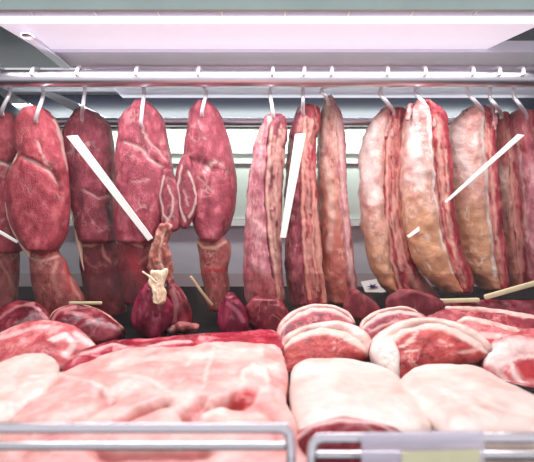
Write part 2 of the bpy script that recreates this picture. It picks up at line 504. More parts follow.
# canopy
CZc = 1.678
struct(boxes('ceiling', [(-.455,XR,.962,1.045,CZc-.004,CZc+.02), (-.42,XR,1.045,YB+.03,CZc+.010,CZc+.03),
                         (-.42,XR,1.045,1.050,CZc-.008,CZc+.012), (-.40,XR,1.17,1.176,CZc-.002,CZc+.012)], M['lilac']))
struct(boxes('trim_3', [(-.56,XR,.775,.812,CZc,CZc+.02)], M['lilac2']))
struct(boxes('trim_4', [(-.52+.11*i,-.517+.11*i,.777,.808,CZc-.0015,CZc) for i in range(13)], M['frame']))
struct(boxes('trim_5', [(XL,XR,.70,.708,zy(9.5,.70),zy(9.5,.70)+.09)], M['teal']))
# end above the left edge: dark upper ceiling
struct(boxes('wall_top', [(XL-.05,XR+.05,.69,YB+.05,1.80,1.82)], M['green']))
struct(boxes('wall_left', [(XL-.02,XL,.34,YB,1.0,1.80)], M['green']))
struct(boxes('wall_right', [(XR,XR+.02,.34,YB,1.0,1.80)], M['greyst']))
# sloping steel sheets at the left end of the canopy
for k, (a, b_, c, d) in enumerate([((-20,78),(0,88),(62,124),(38,126)), ((38,92),(52,92),(112,121),(92,121))]):
    q = [P(*a,1.22),P(*b_,1.22),P(*c,1.30),P(*d,1.30)]
    struct(hexa('trim_%d' % (6+k), q + [x+np.array([0,.012,.004]) for x in q], M['lightsteel']))

# lamp in the canopy
lamp = thing('canopy_lamp', 'long white light panel under the canopy above the front steel rail', 'lamp', (0,.89,1.70))
q0 = [P(-8,21,.82), P(548,21,.82), P(486,49.5,.965), P(40,49.5,.965)]
hexa('diffuser', q0 + [x+np.array([0,0,.015]) for x in q0], M['lamp'], lamp)
sweep('tube', [P(-12,19.5,.815), P(250,19.5,.815), P(620,19.5,.815)], .0055, .0055, M['tube'], lamp, raw=True, side=(0,0,1), m=30)

# bracket
br = thing('support_bracket', 'short grey steel bracket angled down at the left end of the canopy', 'bracket', P(48,50,1.0))
a, b_ = P(27,35,.86), P(66,67,1.02)
sweep('arm', [a, (a+b_)/2, b_], .011, .003, M['steel'], br, raw=True, side=(0,0,1), e=5)

# rails
RY, RZ, RR = .975, zy(78.5,.975), .0175
rail = sweep('hanging_rail', [(XL,RY,RZ),(0,RY,RZ),(XR,RY,RZ)], RR, RR, M['steel'], None, raw=True, n=40, m=24, caps=False)
tag(rail, 'thick front steel rail that carries all the meat hooks', 'rail')
r2y = 1.22
rail2 = sweep('back_rail', [(XL,r2y,zy(122,r2y)),(0,r2y,zy(122,r2y)),(XR,r2y,zy(122,r2y))], .0115, .0115, M['steel'], None, raw=True, n=32, m=24, caps=False)
tag(rail2, 'thinner steel rail running behind the tops of the hanging meat', 'rail')

# front glass and the low glass behind the trays
gt = .005
fg = hexa('front_glass', [(XL,.335,1.03),(XR,.335,1.03),(XR,.335+gt,1.03),(XL,.335+gt,1.03),(XL,.685,1.66),(XR,.685,1.66),(XR,.685+gt,1.66),(XL,.685+gt,1.66)], M['glassf'])
tag(fg, 'large sloping clear glass pane across the front of the case', 'glass')
GY = .967
ug = boxes('low_glass_screen', [(XL,XR,GY,GY+.006,deck_z(GY),zy(274,GY))], M['glass'])
tag(ug, 'low clear glass screen between the tray cuts and the hanging meat', 'glass')
for (px, py, qx, qy, th, lab) in [(440,301,478,300,.0045,'short cream edging strip at the foot of the low glass, under the tan rib cuts'),
                              (486,297,560,276,.0052,'long cream edging strip slanting up to the right under the rightmost hanging cuts'),
                              (70,303,101,303,.003,'short cream edging strip under the second and third hanging cuts from the left')]:
    a, b_ = P(px,py,.945), P(qx,qy,.945)
    s = sweep('edging_strip', [a,(a+b_)/2,b_], th, .003, M['cream'], None, raw=True, e=5)
    tag(s, lab, 'strip')

# ------------------------------------------------------------------ hanging cuts
def base_of(px, py, Y=HY): return P(px, py, Y)

def mid_y(st, f=.5): return st[int(len(st)*f)]

# --- A
def cut_A():
    Y = HY + .02
    t = thing('beef_leg_cut', 'red beef leg cut cropped by the left edge of the photo', 'meat', P(5,300,Y), 'hanging beef legs')
    hang('upper_muscle', [(117,-8,15),(130,-18,19),(150,-24,21),(165,-24,16),(185,-26,13),(215,-26,18),(240,-22,21),(250,-18,21)], Y, M['beef'], t,
         marks=[('fat',[(-5,160),(10,166),(19,160)],2.5,.8,-.004),('fat',[(20,118),(21,150)],2,.7)])
    hang('shank', [(238,-16,16),(262,-18,18),(285,-16,18),(306,-10,16)], Y+.005, M['shank'], t, depth=.028,
         marks=[('fat',[(-10,256),(4,253),(18,243)],2.2,.9),('fat',[(0,262),(16,290)],2,.4)])
cut_A()

def cut_B():
    Y = HY - .015
    t = thing('beef_leg_cut', 'bright red beef leg cut with a pale fat edge, second hanging from the left', 'meat', P(42,300,Y), 'hanging beef legs')
    hang('upper_muscle', [(113,26,49),(120,20,55),(132,16,59),(146,17,62),(157,20,65),(170,13,67),(186,8,68),(205,8,69),(225,13,67),(240,21,63),(249,29,57)], Y, M['beef'], t, depth=.042,
         cap0=5, cap1=3, marks=[('fat',[(22,156),(35,163),(48,170),(58,182)],2.0,.55,-.008),('fat',[(36,140),(48,165)],1.8,.5,-.003),('red',[(52,168),(60,178),(63,190)],4,.9,-.008),
         ('fat',[(54,120),(62,142),(67,170)],1.8,.6), ('red',[(25,190),(40,200),(44,225)],14,.22)])
    sweep('fat_edge', [P(21,150,Y-.012),P(13,172,Y-.016),P(9,192,Y-.018),P(13,222,Y-.018),P(24,245,Y-.014),P(30,256,Y-.010)], [.004,.008,.009,.009,.007,.004], .007, M['fat'], t, lump=.002, m=60)
    hang('shank', [(242,31,56),(254,29,60),(262,31,66),(275,32,71),(288,34,79),(300,37,84),(312,40,86)], Y+.004, M['shank'], t, depth=.026, cap0=4, cap1=3,
         marks=[('red',[(31,252),(42,256),(58,250)],3,.95,-.006),('fat',[(30,258),(42,261),(58,256)],1.8,.7),('fat',[(56,262),(52,278),(60,296)],3,.55),('fat',[(70,276),(74,288),(80,300)],2,.5),('red',[(66,262),(70,290)],4,.6)])
cut_B()

def cut_C():
    Y = HY + .055
    t = thing('beef_leg_cut', 'dark purple-red beef leg cut behind the top of the long white stake', 'meat', P(95,310,Y), 'hanging beef legs')
    hang('upper_muscle', [(115,76,99),(122,70,108),(138,63,112),(158,64,114),(178,68,113),(195,70,112),(212,73,114),(228,76,116),(240,80,116)], Y, M['beef3'], t, depth=.04,
         marks=[('red',[(72,150),(76,175),(82,210)],4,.5),('fat',[(84,190),(98,198),(110,195)],1.5,.35,-.003),('red',[(109,205),(112,222)],4,.8,-.004)])
    sweep('fat_edge', [P(62,141,Y-.016),P(65,162,Y-.018),P(70,190,Y-.02),P(74,215,Y-.02),P(79,243,Y-.016),P(85,270,Y-.012),P(95,296,Y-.01)], [.002,.004,.0045,.004,.006,.003,.002], .006, M['fat'], t, lump=.0015, m=70)
    hang('shank', [(234,84,112),(244,81,116),(258,80,119),(275,82,122),(295,85,125),(316,90,126)], Y+.004, M['shankd'], t, depth=.027, cap0=4, cap1=3,
         marks=[('fat',[(79,244),(92,246),(103,240),(114,238)],2.2,.95,.002),('fat',[(101,242),(104,254),(110,262)],2,.7),('fat',[(84,258),(98,272)],1.5,.25)])
cut_C()

def cut_D():
    Y = HY
    t = thing('beef_leg_cut', 'wine-red beef leg cut touching the lower end of the long white stake', 'meat', P(142,305,Y), 'hanging beef legs')
    hang('upper_muscle', [(107,135,153),(113,127,160),(122,121,164),(140,118,167),(158,115,171),(175,115,174),(192,115,173),(210,115,168),(228,116,163),(240,118,158)], Y, M['beef2'], t, depth=.043,
         marks=[('fat',[(124,142),(140,148),(152,160),(162,166)],1.8,.5,-.004),('fat',[(142,125),(148,140),(166,160)],1.5,.45,-.003),('fat',[(130,182),(150,180)],1.2,.35,-.002),
                ('red',[(140,130),(148,150)],3,.5,-.003),('red',[(156,160),(170,178)],3,.6,-.004)])
    hang('flap', [(172,163,174),(185,160,178),(200,159,180),(215,160,181),(228,163,180)], Y-.028, M['beef3'], t, depth=.012, cap0=4, cap1=4,
         marks=[('fat',[(163,176),(160,195),(163,214),(168,220)],1.6,.6),('fat',[(168,186),(173,196),(172,212),(166,222)],1.6,.55)])
    hang('shank', [(232,120,154),(243,118,156),(260,119,157),(280,122,158),(302,124,158)], Y+.002, M['shankd'], t, depth=.03, cap0=4, cap1=3,
         marks=[('fat',[(118,243),(128,242),(142,246)],1.8,.7),('fat',[(150,240),(148,256),(140,262)],1.6,.4),('red',[(130,250),(145,290)],8,.4)])
    hang('tendon', [(226,160,172),(238,155,169),(250,151,169),(264,149,172),(280,150,173)], Y-.034, M['tendon'], t, depth=.012, cap0=3, cap1=3, lump=.008, fine=.004, fs=60,
         marks=[('fat',[(165,230),(158,250),(163,272)],2,.5),('red',[(160,240),(156,258)],2,.6,-.003)])
cut_D()

def cut_E():
    Y = HY + .008
    t = thing('beef_leg_cut', 'wine-red beef leg cut with a flap on its left, next to the ribs', 'meat', P(212,305,Y), 'hanging beef legs')
    hang('upper_muscle', [(107,195,213),(113,190,219),(122,188,223),(140,185,229),(158,184,233),(176,184,236),(195,186,237),(212,190,235),(228,195,229),(238,199,223)], Y, M['beef2'], t, depth=.043, cap1=4,
         marks=[('fat',[(204,172),(210,164),(216,160)],2.2,.7,-.004),('red',[(192,160),(205,163),(214,170)],3,.4,-.005),('fat',[(196,176),(212,190)],1.4,.3,-.002),('fat',[(199,120),(205,140)],1.4,.3)])
    hang('flap', [(158,182,190),(170,177,196),(185,175,199),(200,175,198),(214,177,195),(226,181,190)], Y-.034, M['beef3'], t, depth=.012, cap0=4, cap1=3,
         marks=[('fat',[(188,172),(194,185),(197,196),(194,208),(189,218)],1.6,.65),('fat',[(182,166),(178,185),(179,205),(186,222)],1.5,.6),('fat',[(184,190),(188,205)],2,.3)])
    hang('shank', [(234,201,222),(244,198,231),(256,199,231),(272,201,228),(288,205,229),(308,208,229)], Y, M['shank'], t, depth=.026, cap0=3, cap1=3,
         marks=[('fat',[(198,242),(204,248),(216,248),(226,242)],2.4,.95,.002),('fat',[(231,246),(229,262)],2,.7),('red',[(200,271),(228,270)],3,.8)])
cut_E()
for lab, pts, w, mat in [('thin cream strip modelling a glass-edge reflection, left of the last beef leg', [P(191,277,.985),P(201,291,.985),P(212,305,.985)], .003, 'cream')]:
    tag(sweep('reflection_strip', pts, w, .002, M[mat], None, raw=True, e=4), lab, 'bone')  # reflection of the glass edge, modelled as a solid cream strip

def rib(label, Y, full, div, capmat, sidemat, px, extra=(), capmarks=(), tan=None, sidemarks=(), depth=.04, g='hanging rib strips', parts=('fat_cap','rib_face'), cut=0):
    t = thing('rib_strip', label, 'meat', P(px,300,Y), g)
    # the lean rib side: from a little left of the division to the right edge, turned away behind
    side = [(py, d-8, xr) for (py,xl,xr),d in zip(full,div)]
    capst = [(py, xl, d-cut) for (py,xl,xr),d in zip(full,div)]
    rr = random.Random(px)
    sidemarks = list(sidemarks) + [('fat', ln[0], 2.4, .8) for ln in extra]
    capmarks = list(capmarks) + [('fat', ln[0], 2.6, .75) for ln in extra]
    ys = [f[0] for f in full]
    for fr in (.28, .45, .62, .8):
        y = ys[0] + rr.uniform(0, 20)
        while y < ys[-1] - 8:
            y2 = min(ys[-1] - 2, y + rr.uniform(18, 60)); pl = []
            for k in range(5):
                yy = y + (y2 - y) * k / 4
                d = np.interp(yy, ys, div); x2 = np.interp(yy, ys, [f[2] for f in full])
                pl.append((d + (x2 - d) * (fr + rr.uniform(-.07, .07)), yy))
            sidemarks.append(('fat', pl, rr.uniform(1.2, 2.4), rr.uniform(.25, .65), -.001))
            y = y2 + rr.uniform(4, 18)
    hang(parts[1], side, Y-.002, M[sidemat], t, depth=depth*.92, e=2.6, cap0=4, cap1=4, marks=sidemarks, lump=.0055, fine=.0028, fs=40, skew=.12)
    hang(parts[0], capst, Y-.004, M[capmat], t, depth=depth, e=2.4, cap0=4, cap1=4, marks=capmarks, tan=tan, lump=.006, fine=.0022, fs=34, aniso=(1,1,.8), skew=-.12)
    if capmat == 'cap':
        x0, y0 = div[0], full[0][0]
        for k in range(4):
            a = (x0 - 12 + k * 8 + rr.uniform(-2, 2), y0 + rr.uniform(-4, 3))
            b2 = (a[0] + rr.uniform(-5, 5), a[1] + rr.uniform(12, 22))
            sweep('loose_fat', [P(a[0], a[1], Y-.020), P((a[0]+b2[0])/2, (a[1]+b2[1])/2, Y-.034), P(b2[0], b2[1], Y-.038)], [.006, .009, .005], [.006, .007, .004], M['loin'], t,
                  lump=.006, fine=.003, fs=70, m=40, marks=[('fat', [a, b2], 3, .5)])
    return t

# F, G, H
rib('pale purple-pink rib strip left of the upright white stake, first of the ribs', HY-.005,
    [(120,264,286),(134,258,287),(148,254,285),(165,251,284),(195,247,282),(225,245,281),(250,243,281),(280,243,283),(300,246,285),(310,250,283)],
    [277,272,270,269,267,269,272,277,280,279], 'loin', 'loind', 265,
    extra=[([(272,128),(269,160),(267,195),(272,250),(279,298)],.003)], capmarks=[('fat',[(262,125),(258,140)],4,.4),('fat',[(268,118),(280,126)],4,.7),('red',[(246,275),(262,290),(280,300)],14,.35)],
    sidemarks=[('fat',[(280,130),(276,160),(277,220)],1.6,.7),('fat',[(284,150),(281,240)],1.4,.6)])
rib('dark rib strip behind the upright white stake', HY+.03,
    [(110,298,320),(125,292,320),(140,289,316),(165,287,316),(195,285,318),(225,285,319),(250,285,321),(280,287,324),(302,290,327)],
    [307,305,303,302,302,303,304,306,309], 'loind', 'ribs', 306,
    extra=[([(305,118),(303,160),(303,210),(305,255),(309,298)],.0028),([(316,200),(318,240),(322,270),(325,302)],.0026)],
    capmarks=[('fat',[(300,108),(310,112),(318,110)],4,.8),('fat',[(291,140),(287,200),(287,260)],1.8,.4)], sidemarks=[('fat',[(312,120),(308,140)],2.5,.8),('fat',[(314,180),(313,240),(318,290)],1.8,.75),('fat',[(308,200),(311,290)],1.4,.5)])
rib('tan-pink rib strip with a pointed top, right of the upright white stake', HY+.065,
    [(102,326,333),(112,321,339),(124,318,343),(150,318,345),(180,318,346),(210,319,349),(245,321,352),(275,323,355),(300,327,357)],
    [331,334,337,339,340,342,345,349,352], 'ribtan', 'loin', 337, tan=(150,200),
    capmarks=[('fat',[(328,104),(324,120),(322,150)],4,.6),('fat',[(325,160),(332,200),(330,250)],5,.35),('redarea',[(316,222),(330,215),(348,240),(360,300),(340,305),(326,300)],8,.35)],
    sidemarks=[('fat',[(338,120),(342,170)],1.6,.6)])
# I, J, K
rib('tan rib slab with a broad red cut edge, left of the pair of tan slabs', HY+.05,
    [(113,380,405),(122,371,407),(135,365,404),(150,361,402),(175,360,402),(200,361,403),(225,363,405),(250,367,410),(270,373,418),(286,382,430),(297,395,440)],
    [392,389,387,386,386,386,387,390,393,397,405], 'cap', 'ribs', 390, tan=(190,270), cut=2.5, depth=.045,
    extra=[([(390,118),(387,160),(387,215),(391,255),(401,292)],.003),([(398,170),(396,215),(403,255),(418,288)],.0022)],
    capmarks=[('redarea',[(380,105),(408,105),(404,140),(392,135)],5,.5),('fat',[(372,125),(366,160),(372,200)],9,.5)],
    sidemarks=[('fat',[(396,120),(393,150)],2,.6),('fat',[(393,180),(394,230),(402,270)],1.6,.8),('fat',[(400,150),(400,210),(407,250)],1.5,.6),('fatarea',[(412,282),(440,284),(444,300),(420,300)],4,.35)])
rib('tan rib slab with the small white stake end in its face', HY-.005,
    [(106,413,430),(114,407,442),(128,405,446),(150,403,448),(175,402,450),(200,403,451),(225,405,454),(250,411,459),(268,419,466),(280,430,470),(289,442,467)],
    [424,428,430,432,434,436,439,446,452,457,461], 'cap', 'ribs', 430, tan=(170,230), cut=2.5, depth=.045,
    extra=[([(428,112),(432,150),(435,190),(442,238),(454,272)],.003)],
    capmarks=[('redarea',[(404,100),(436,100),(440,122),(420,132),(404,128)],7,.45),('fat',[(412,115),(414,150),(420,180)],10,.45)],
    sidemarks=[('fat',[(438,125),(440,160),(443,200)],2,.7),('fat',[(446,150),(448,220),(456,256)],1.8,.85),('red',[(446,240),(456,268)],4,.6)])
rib('tan rib slab crossed by the slanting white stake', HY+.04,
    [(112,464,484),(120,456,489),(134,450,491),(150,448,493),(175,449,495),(200,451,497),(225,454,499),(250,459,502),(270,466,504),(286,480,505)],
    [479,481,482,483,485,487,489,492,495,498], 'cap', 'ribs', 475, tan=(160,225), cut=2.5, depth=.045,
    extra=[([(483,118),(485,150),(487,190),(491,236),(496,276)],.0026)],
    capmarks=[('redarea',[(462,104),(488,104),(488,122),(474,122)],5,.45),('fat',[(458,130),(460,160),(470,180)],9,.45),('redarea',[(474,180),(486,176),(488,196),(478,204)],5,.3)],
    sidemarks=[('fat',[(489,130),(492,180),(497,240)],1.6,.7)])
rib('narrow red rib strip partly behind the slanting white stake, second from the right', HY+.08,
    [(117,490,506),(130,491,511),(150,493,514),(175,495,517),(200,497,520),(230,500,523),(260,503,525),(285,506,526)],
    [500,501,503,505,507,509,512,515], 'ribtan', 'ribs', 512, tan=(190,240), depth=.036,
    capmarks=[('redarea',[(488,110),(510,110),(510,165),(496,160)],8,.6),('fat',[(500,165),(505,200)],3,.5)], sidemarks=[('fat',[(508,130),(514,200),(519,260)],1.8,.7)])
rib('pinkish rib strip at the right edge of the photo', HY+.05,
    [(114,512,530),(128,510,540),(150,514,546),(180,518,550),(210,521,552),(250,525,554),(282,528,554)],
    [522,526,530,534,537,540,543], 'loin', 'ribs', 535, tan=None, depth=.038,
    capmarks=[('redarea',[(508,108),(534,108),(534,160),(514,150)],8,.5),('fat',[(516,130),(522,180),(528,240)],2.2,.6)], sidemarks=[])

# ------------------------------------------------------------------ hooks
def hook(label, xr, pts, Ym):
    """S hook over the front rail, down behind it and into the meat"""
    rX = (xr - CX) / F * RY
    path = [(rX-.002, RY-.021, RZ+.002), (rX, RY-.015, RZ+.0165), (rX, RY, RZ+RR+.0045), (rX, RY+.016, RZ+.016), (rX+.001, RY+.0225, RZ)]
    (x0,y0), (x1,y1) = pts
    path += [P(x0, y0, RY+.025), P((x0+x1)/2, (y0+y1)/2, min(RY+.02, Ym-.05)), P(x1, y1, Ym-.049), P(x1+.6, y1+5, Ym-.036), P(x1+1, y1+6, Ym-.015)]
    o = sweep('meat_hook', path, .0040, .0040, M['hook'], None, raw=True, n=14, m=80, side=(1,.02,.01))
    tag(o, label, 'hook', 'meat hooks on the front rail')
hook('steel hook cropped by the left edge holding the leftmost beef leg', 1, ((10,92),(2,110)), HY+.02)
hook('steel hook holding the bright red beef leg, second from the left', 37, ((43,96),(36,118)), HY-.015)
hook('steel hook holding the dark purple beef leg, third from the left', 81, ((84,97),(82,116)), HY+.055)
hook('steel hook stuck deep in the fourth beef leg from the left', 139, ((144,92),(141,122)), HY)
hook('steel hook holding the beef leg next to the rib strips', 200, ((206,93),(202,112)), HY+.008)
hook('steel hook holding the pale purple-pink rib strip', 273, ((270,92),(273,114)), HY)
hook('steel hook above the upright white stake', 304, ((303,92),(303,110)), HY+.03)
hook('steel hook holding the rib strip with the pointed top', 331, ((322,90),(328,101)), HY+.065)
hook('steel hook holding the tan slab with the broad red edge', 386, ((380,93),(393,110)), HY+.05)
hook('steel hook holding the tan slab with the small white stake end', 423, ((415,92),(427,108)), HY)
hook('steel hook holding the tan slab crossed by the slanting white stake', 470, ((469,94),(482,109)), HY+.04)
hook('steel hook holding the narrow red strip second from the right', 496, ((490,97),(501,113)), HY+.08)
hook('steel hook holding the pinkish strip at the right edge', 519, ((514,96),(526,114)), HY+.05)

# ------------------------------------------------------------------ white ticket stakes
def stake(label, c, Y0, Y1, th=.003):
    a, b_, d, e_ = [P(x, y, yy) for (x,y),yy in zip(c, (Y0,Y0,Y1,Y1))]
    off = np.array([0, th, 0])
    o = hexa('ticket_stake', [a, b_, d, e_] + [p + off for p in (a, b_, d, e_)], M['plastic'], None, bevel=.0006)
    tag(o, label, 'stake', 'white plastic stakes on the meat')
stake('long white plastic stake slanting across the third and fourth beef legs', [(66,136),(77,135),(153,238),(148,241)], .962, .985)
stake('white plastic stake hanging almost upright in front of the dark rib strip', [(295,134),(306,133),(286,238),(280,238)], .975, .985)
stake('long white plastic stake slanting up to the right across the rightmost rib strips', [(518,134),(525,135),(447,203),(444,202)], .97, .982)
stake('short white stake end sticking out of a tan rib slab', [(407,236),(409,238),(423,229),(421,225)], .975, .985)
stake('thin white stake cropped by the left edge in front of the leftmost beef leg', [(-20,223),(-19,219.5),(18,241),(17,243.5)], .962, .985)

# ------------------------------------------------------------------ lumps between the rows
t = thing('beef_knuckle', 'round dark wine-red beef knuckle under the fourth hanging leg', 'meat', P(152,330,.905))
Yk = .905
hang('muscle', [(287,146,160),(294,139,167),(304,134,172),(314,133,174),(324,135,172),(332,141,166)], Yk, M['bulb'], t, depth=.036, e=2.1, cap0=4, cap1=4, floor=True, lump=.008, fine=.003, fs=34,
     marks=[('fat',[(150,292),(146,305),(140,318)],1.2,.3),('fat',[(156,292),(158,310)],1.2,.3)])
b = slab('bone', [(150,274),(153,270),(160,271),(166,269),(166,277),(164,285),(165,292),(163,301),(157,304),(151,301),(152,292),(149,283)], P(158,303,.868), 78, M['bone'], t, bulge=.004, back=.02, floor=False, lump=.006, fine=.002, fs=60, marks=[('red',[(152,275),(157,288),(160,300)],2.5,.25,-.002)])
b['label'] = 'pale cream bone end'
sweep('tendon', [P(143,272,.866),P(150,277,.864),P(156,282,.862)], .002, .0016, M['bone'], t, lump=.0005)
hang('side_lobe', [(282,168,174),(292,166,182),(304,164,188),(316,164,192),(328,166,192)], Yk+.015, M['offal'], t, depth=.022, e=2.2, cap0=4, cap1=4, floor=True,
     marks=[('fat',[(172,292),(176,305),(174,320)],4,.6)])
sweep('tendon', [P(170,330,Yk-.015),P(182,326,Yk-.012),P(196,327,Yk-.01)], [.006,.011,.008], .009, M['shank'], t, lump=.006, fs=60)
t = tag(hang('meat_offcut', [(298,224,236),(304,221,242),(312,218,246),(322,217,249),(330,219,248)], .905, M['bulb'], None, depth=.026, cap0=5, cap1=4, floor=True,
     marks=[('fat',[(228,303),(236,310),(244,322)],3,.55)]), 'small dark wine-red offcut below the beef leg nearest the rib strips', 'meat')
t = tag(hang('meat_offcut', [(300,250,280),(306,246,286),(314,246,289),(322,248,288),(328,252,284)], .92, M['offal'], None, depth=.022, cap0=4, cap1=4, floor=True),
     'dark glossy offcut lying below the pale purple-pink rib strip', 'meat')
tag(hang('meat_offcut', [(292,398,422),(298,388,438),(306,386,446),(314,390,444)], .922, M['shankd'], None, depth=.02, cap0=3, cap1=3, floor=True),
     'dark brown-red offcut below the pair of tan rib slabs', 'meat')
tag(hang('meat_offcut', [(292,350,360),(300,346,372),(308,344,380),(316,346,378)], .925, M['shankd'], None, depth=.02, cap0=3, cap1=3, floor=True),
     'dark brown-red offcut in the gap below the pointed-top rib strip', 'meat')
# price card with a purple mark, leaning on the rear wall
card = thing('price_card', 'small white card with a purple star mark at the back between two rib cuts', 'card', P(373,293,1.30))
ca, cb, cc, cd = P(361,282,1.315), P(379,279,1.315), P(386,292,1.285), P(366,294,1.285)
hexa('paper', [ca,cb,cc,cd]+[x+np.array([0,.002,.001]) for x in (ca,cb,cc,cd)], M['frame'], card)
c0 = P(372.5,286.5,1.297)
ang = np.linspace(0, 2*math.pi, 12, endpoint=False)
rad = np.where(np.arange(12) % 2 == 0, .017, .007)
star = np.stack([c0[0]+rad*np.cos(ang), np.full(12,c0[1])-rad*np.sin(ang)*.45*1.0, c0[2]+rad*np.sin(ang)*.62],1)
sv = np.vstack([star, star-np.array([0,.0012,.0006]), c0[None], (c0-np.array([0,.0012,.0006]))[None]])
sf = [(i,(i+1)%12,24) for i in range(12)] + [(12+(i+1)%12,12+i,25) for i in range(12)]
sq = [(i,12+i,12+(i+1)%12,(i+1)%12) for i in range(12)]
link_mesh('star_mark', sv, [np.array(sf), np.array(sq)], M['purple'], card, smooth=False)

# ------------------------------------------------------------------ cuts on the deck
def dk(Y, lift=0.0, x=0.0): return np.array([x, Y, deck_z(Y) + lift])
TD = math.degrees(math.atan(.1))

def tray(name, label, px, py, Y, group='cuts lying on the display deck'):
    return thing(name, label, 'meat', [ (px-CX)/F*Y, Y, deck_z(Y)], group)

def band(name, pts, wpx, base, tilt, lift, mat, parent, h=.006, **kw):
    q = np.array(pts, float)
    w, nrm = plane_pts(q, base, tilt, lift)
    d = np.linalg.norm(w - np.array([0,0,CZ]), axis=1)
    rw = np.array(wpx, float) / F * d.mean() / 2
    return sweep(name, w, rw, h, M[mat], parent, side=nrm, m=len(q)*10, n=24, **kw)

t = tray('glossy_offcut', 'dark glossy red piece at the left edge below the leftmost hanging legs', 20, 330, .90)
slab('muscle', [(-14,318),(4,308),(22,302),(38,304),(48,311),(53,322),(42,337),(10,342),(-14,338)], dk(.895), 42, M['offal'], t, bulge=.018, back=.03,
     marks=[('fat',[(0,318),(16,306),(34,304)],2,.5),('fat',[(34,306),(46,316),(50,324)],2,.7)])
t = tray('glossy_shank', 'dark oval glossy shank with a pale rim, pointed at its right end', 86, 342, .855)
slab('muscle', [(49,326),(54,314),(70,307),(90,308),(107,316),(124,329),(114,340),(92,346),(70,343),(54,336)], dk(.85), 42, M['offal'], t, bulge=.02, back=.03,
     marks=[('fat',[(66,312),(82,314),(94,320)],3.0,.55),('fat',[(52,320),(60,310),(76,307)],2.5,.7)])
band('fat_rim', [(50,330),(51,320),(58,311),(72,306.5),(90,308),(107,316),(122,329)], [3,4,4,3,3,3,4], dk(.85), 42, .004, 'tendon', t, h=.005, lump=.001)
t = tray('shoulder_cut', 'pink shoulder cut with white membrane at the left edge, above the white fat piece', 40, 366, .765)
slab('muscle', [(-14,352),(0,336),(20,326),(45,322),(70,327),(88,337),(97,349),(88,364),(62,374),(20,376),(-14,376)], dk(.755), 36, M['pinkm'], t, bulge=.022, back=.04,
     marks=[('fat',[(0,338),(24,329),(48,326)],3,.55),('fat',[(52,340),(66,336),(74,345),(64,354)],4,.8),('red',[(38,340),(46,338),(52,344)],5,.7),('red',[(72,352),(86,352)],6,.7,-.004),('red',[(20,355),(50,352),(70,362)],6,.5),('fat',[(76,334),(90,342),(94,350)],4,.6)])
t = tray('fat_piece', 'smooth cream-white slab of fat at the left edge in front of the pink shoulder cut', 20, 410, .55)
slab('fat', [(-30,405),(-14,376),(12,362),(38,357),(54,361),(60,373),(50,392),(27,412),(6,428),(-30,440)], dk(.58,.042), 9, M['white'], t, bulge=.014, back=.045, pf=3)

t = tray('red_slab', 'bright red flat slab of meat behind the big pale pink cut', 180, 350, .78)
slab('muscle', [(62,376),(76,356),(108,344),(150,341),(200,336),(245,333),(274,332),(281,340),(280,352),(230,360),(150,366),(90,380)], dk(.79,.03), 8, M['lean'], t, bulge=.008, back=.03, pf=3.5,
     marks=[('fat',[(80,356),(112,346),(138,352),(165,344),(190,343)],2.6,.8,.003),('fat',[(146,344),(148,354)],2,.7),('fat',[(86,366),(120,358),(160,354)],3,.5),('redarea',[(190,338),(276,333),(278,345),(200,350)],4,.3)])

t = tray('veal_slab', 'very large pale pink cut filling the front left behind the wire guard', 150, 430, .52)
slab('muscle', [(-18,474),(-6,438),(14,408),(44,387),(76,369),(112,355),(160,351),(220,347),(268,348),(283,354),(288,378),(289,405),(296,438),(303,474),(200,478),(80,478)], dk(.55,.038), TD, M['veal'], t,
     bulge=.014, back=.05, pf=3.2, n=220, K=70, centre=(150,405), lump=.008, fine=.002, fs=16, aniso=(1,1,1),
     marks=[('red',[(120,419),(140,409),(158,404),(168,402)],3.2,.75,-.012),('red',[(184,414),(192,408),(200,401)],4.5,.7,-.011),('red',[(188,418),(205,408),(225,402),(240,398)],4,.7,-.013),
            ('redarea',[(224,402),(232,393),(248,384),(258,388),(252,400),(244,407),(232,407)],3,1.0,-.004),('fat',[(243,374),(254,368),(264,372),(268,380)],5,.7,.006),
            ('fat',[(58,376),(76,380),(98,386),(110,395)],3.5,.45,.003),('red',[(8,418),(30,398),(58,380)],3,.4,-.004),('red',[(112,396),(96,408),(70,425)],4,.35,-.004),('red',[(100,392),(112,398)],5,.55,-.003),('fat',[(120,375),(150,380),(170,392)],3,.4),('fat',[(214,350),(206,372),(204,388)],2.4,.5,-.002),
            ('fat',[(196,352),(186,366)],3,.5),('fat',[(205,416),(214,408),(222,412)],7,.9,.004),('red',[(268,352),(282,360),(286,380)],7,.25),('red',[(262,400),(275,416),(280,440)],9,.3,-.003),
            ('red',[(70,425),(40,440),(20,455)],5,.35,-.004),('red',[(100,450),(150,455),(205,450)],7,.6,-.011),('fat',[(120,360),(180,356),(260,352)],5,.35)])

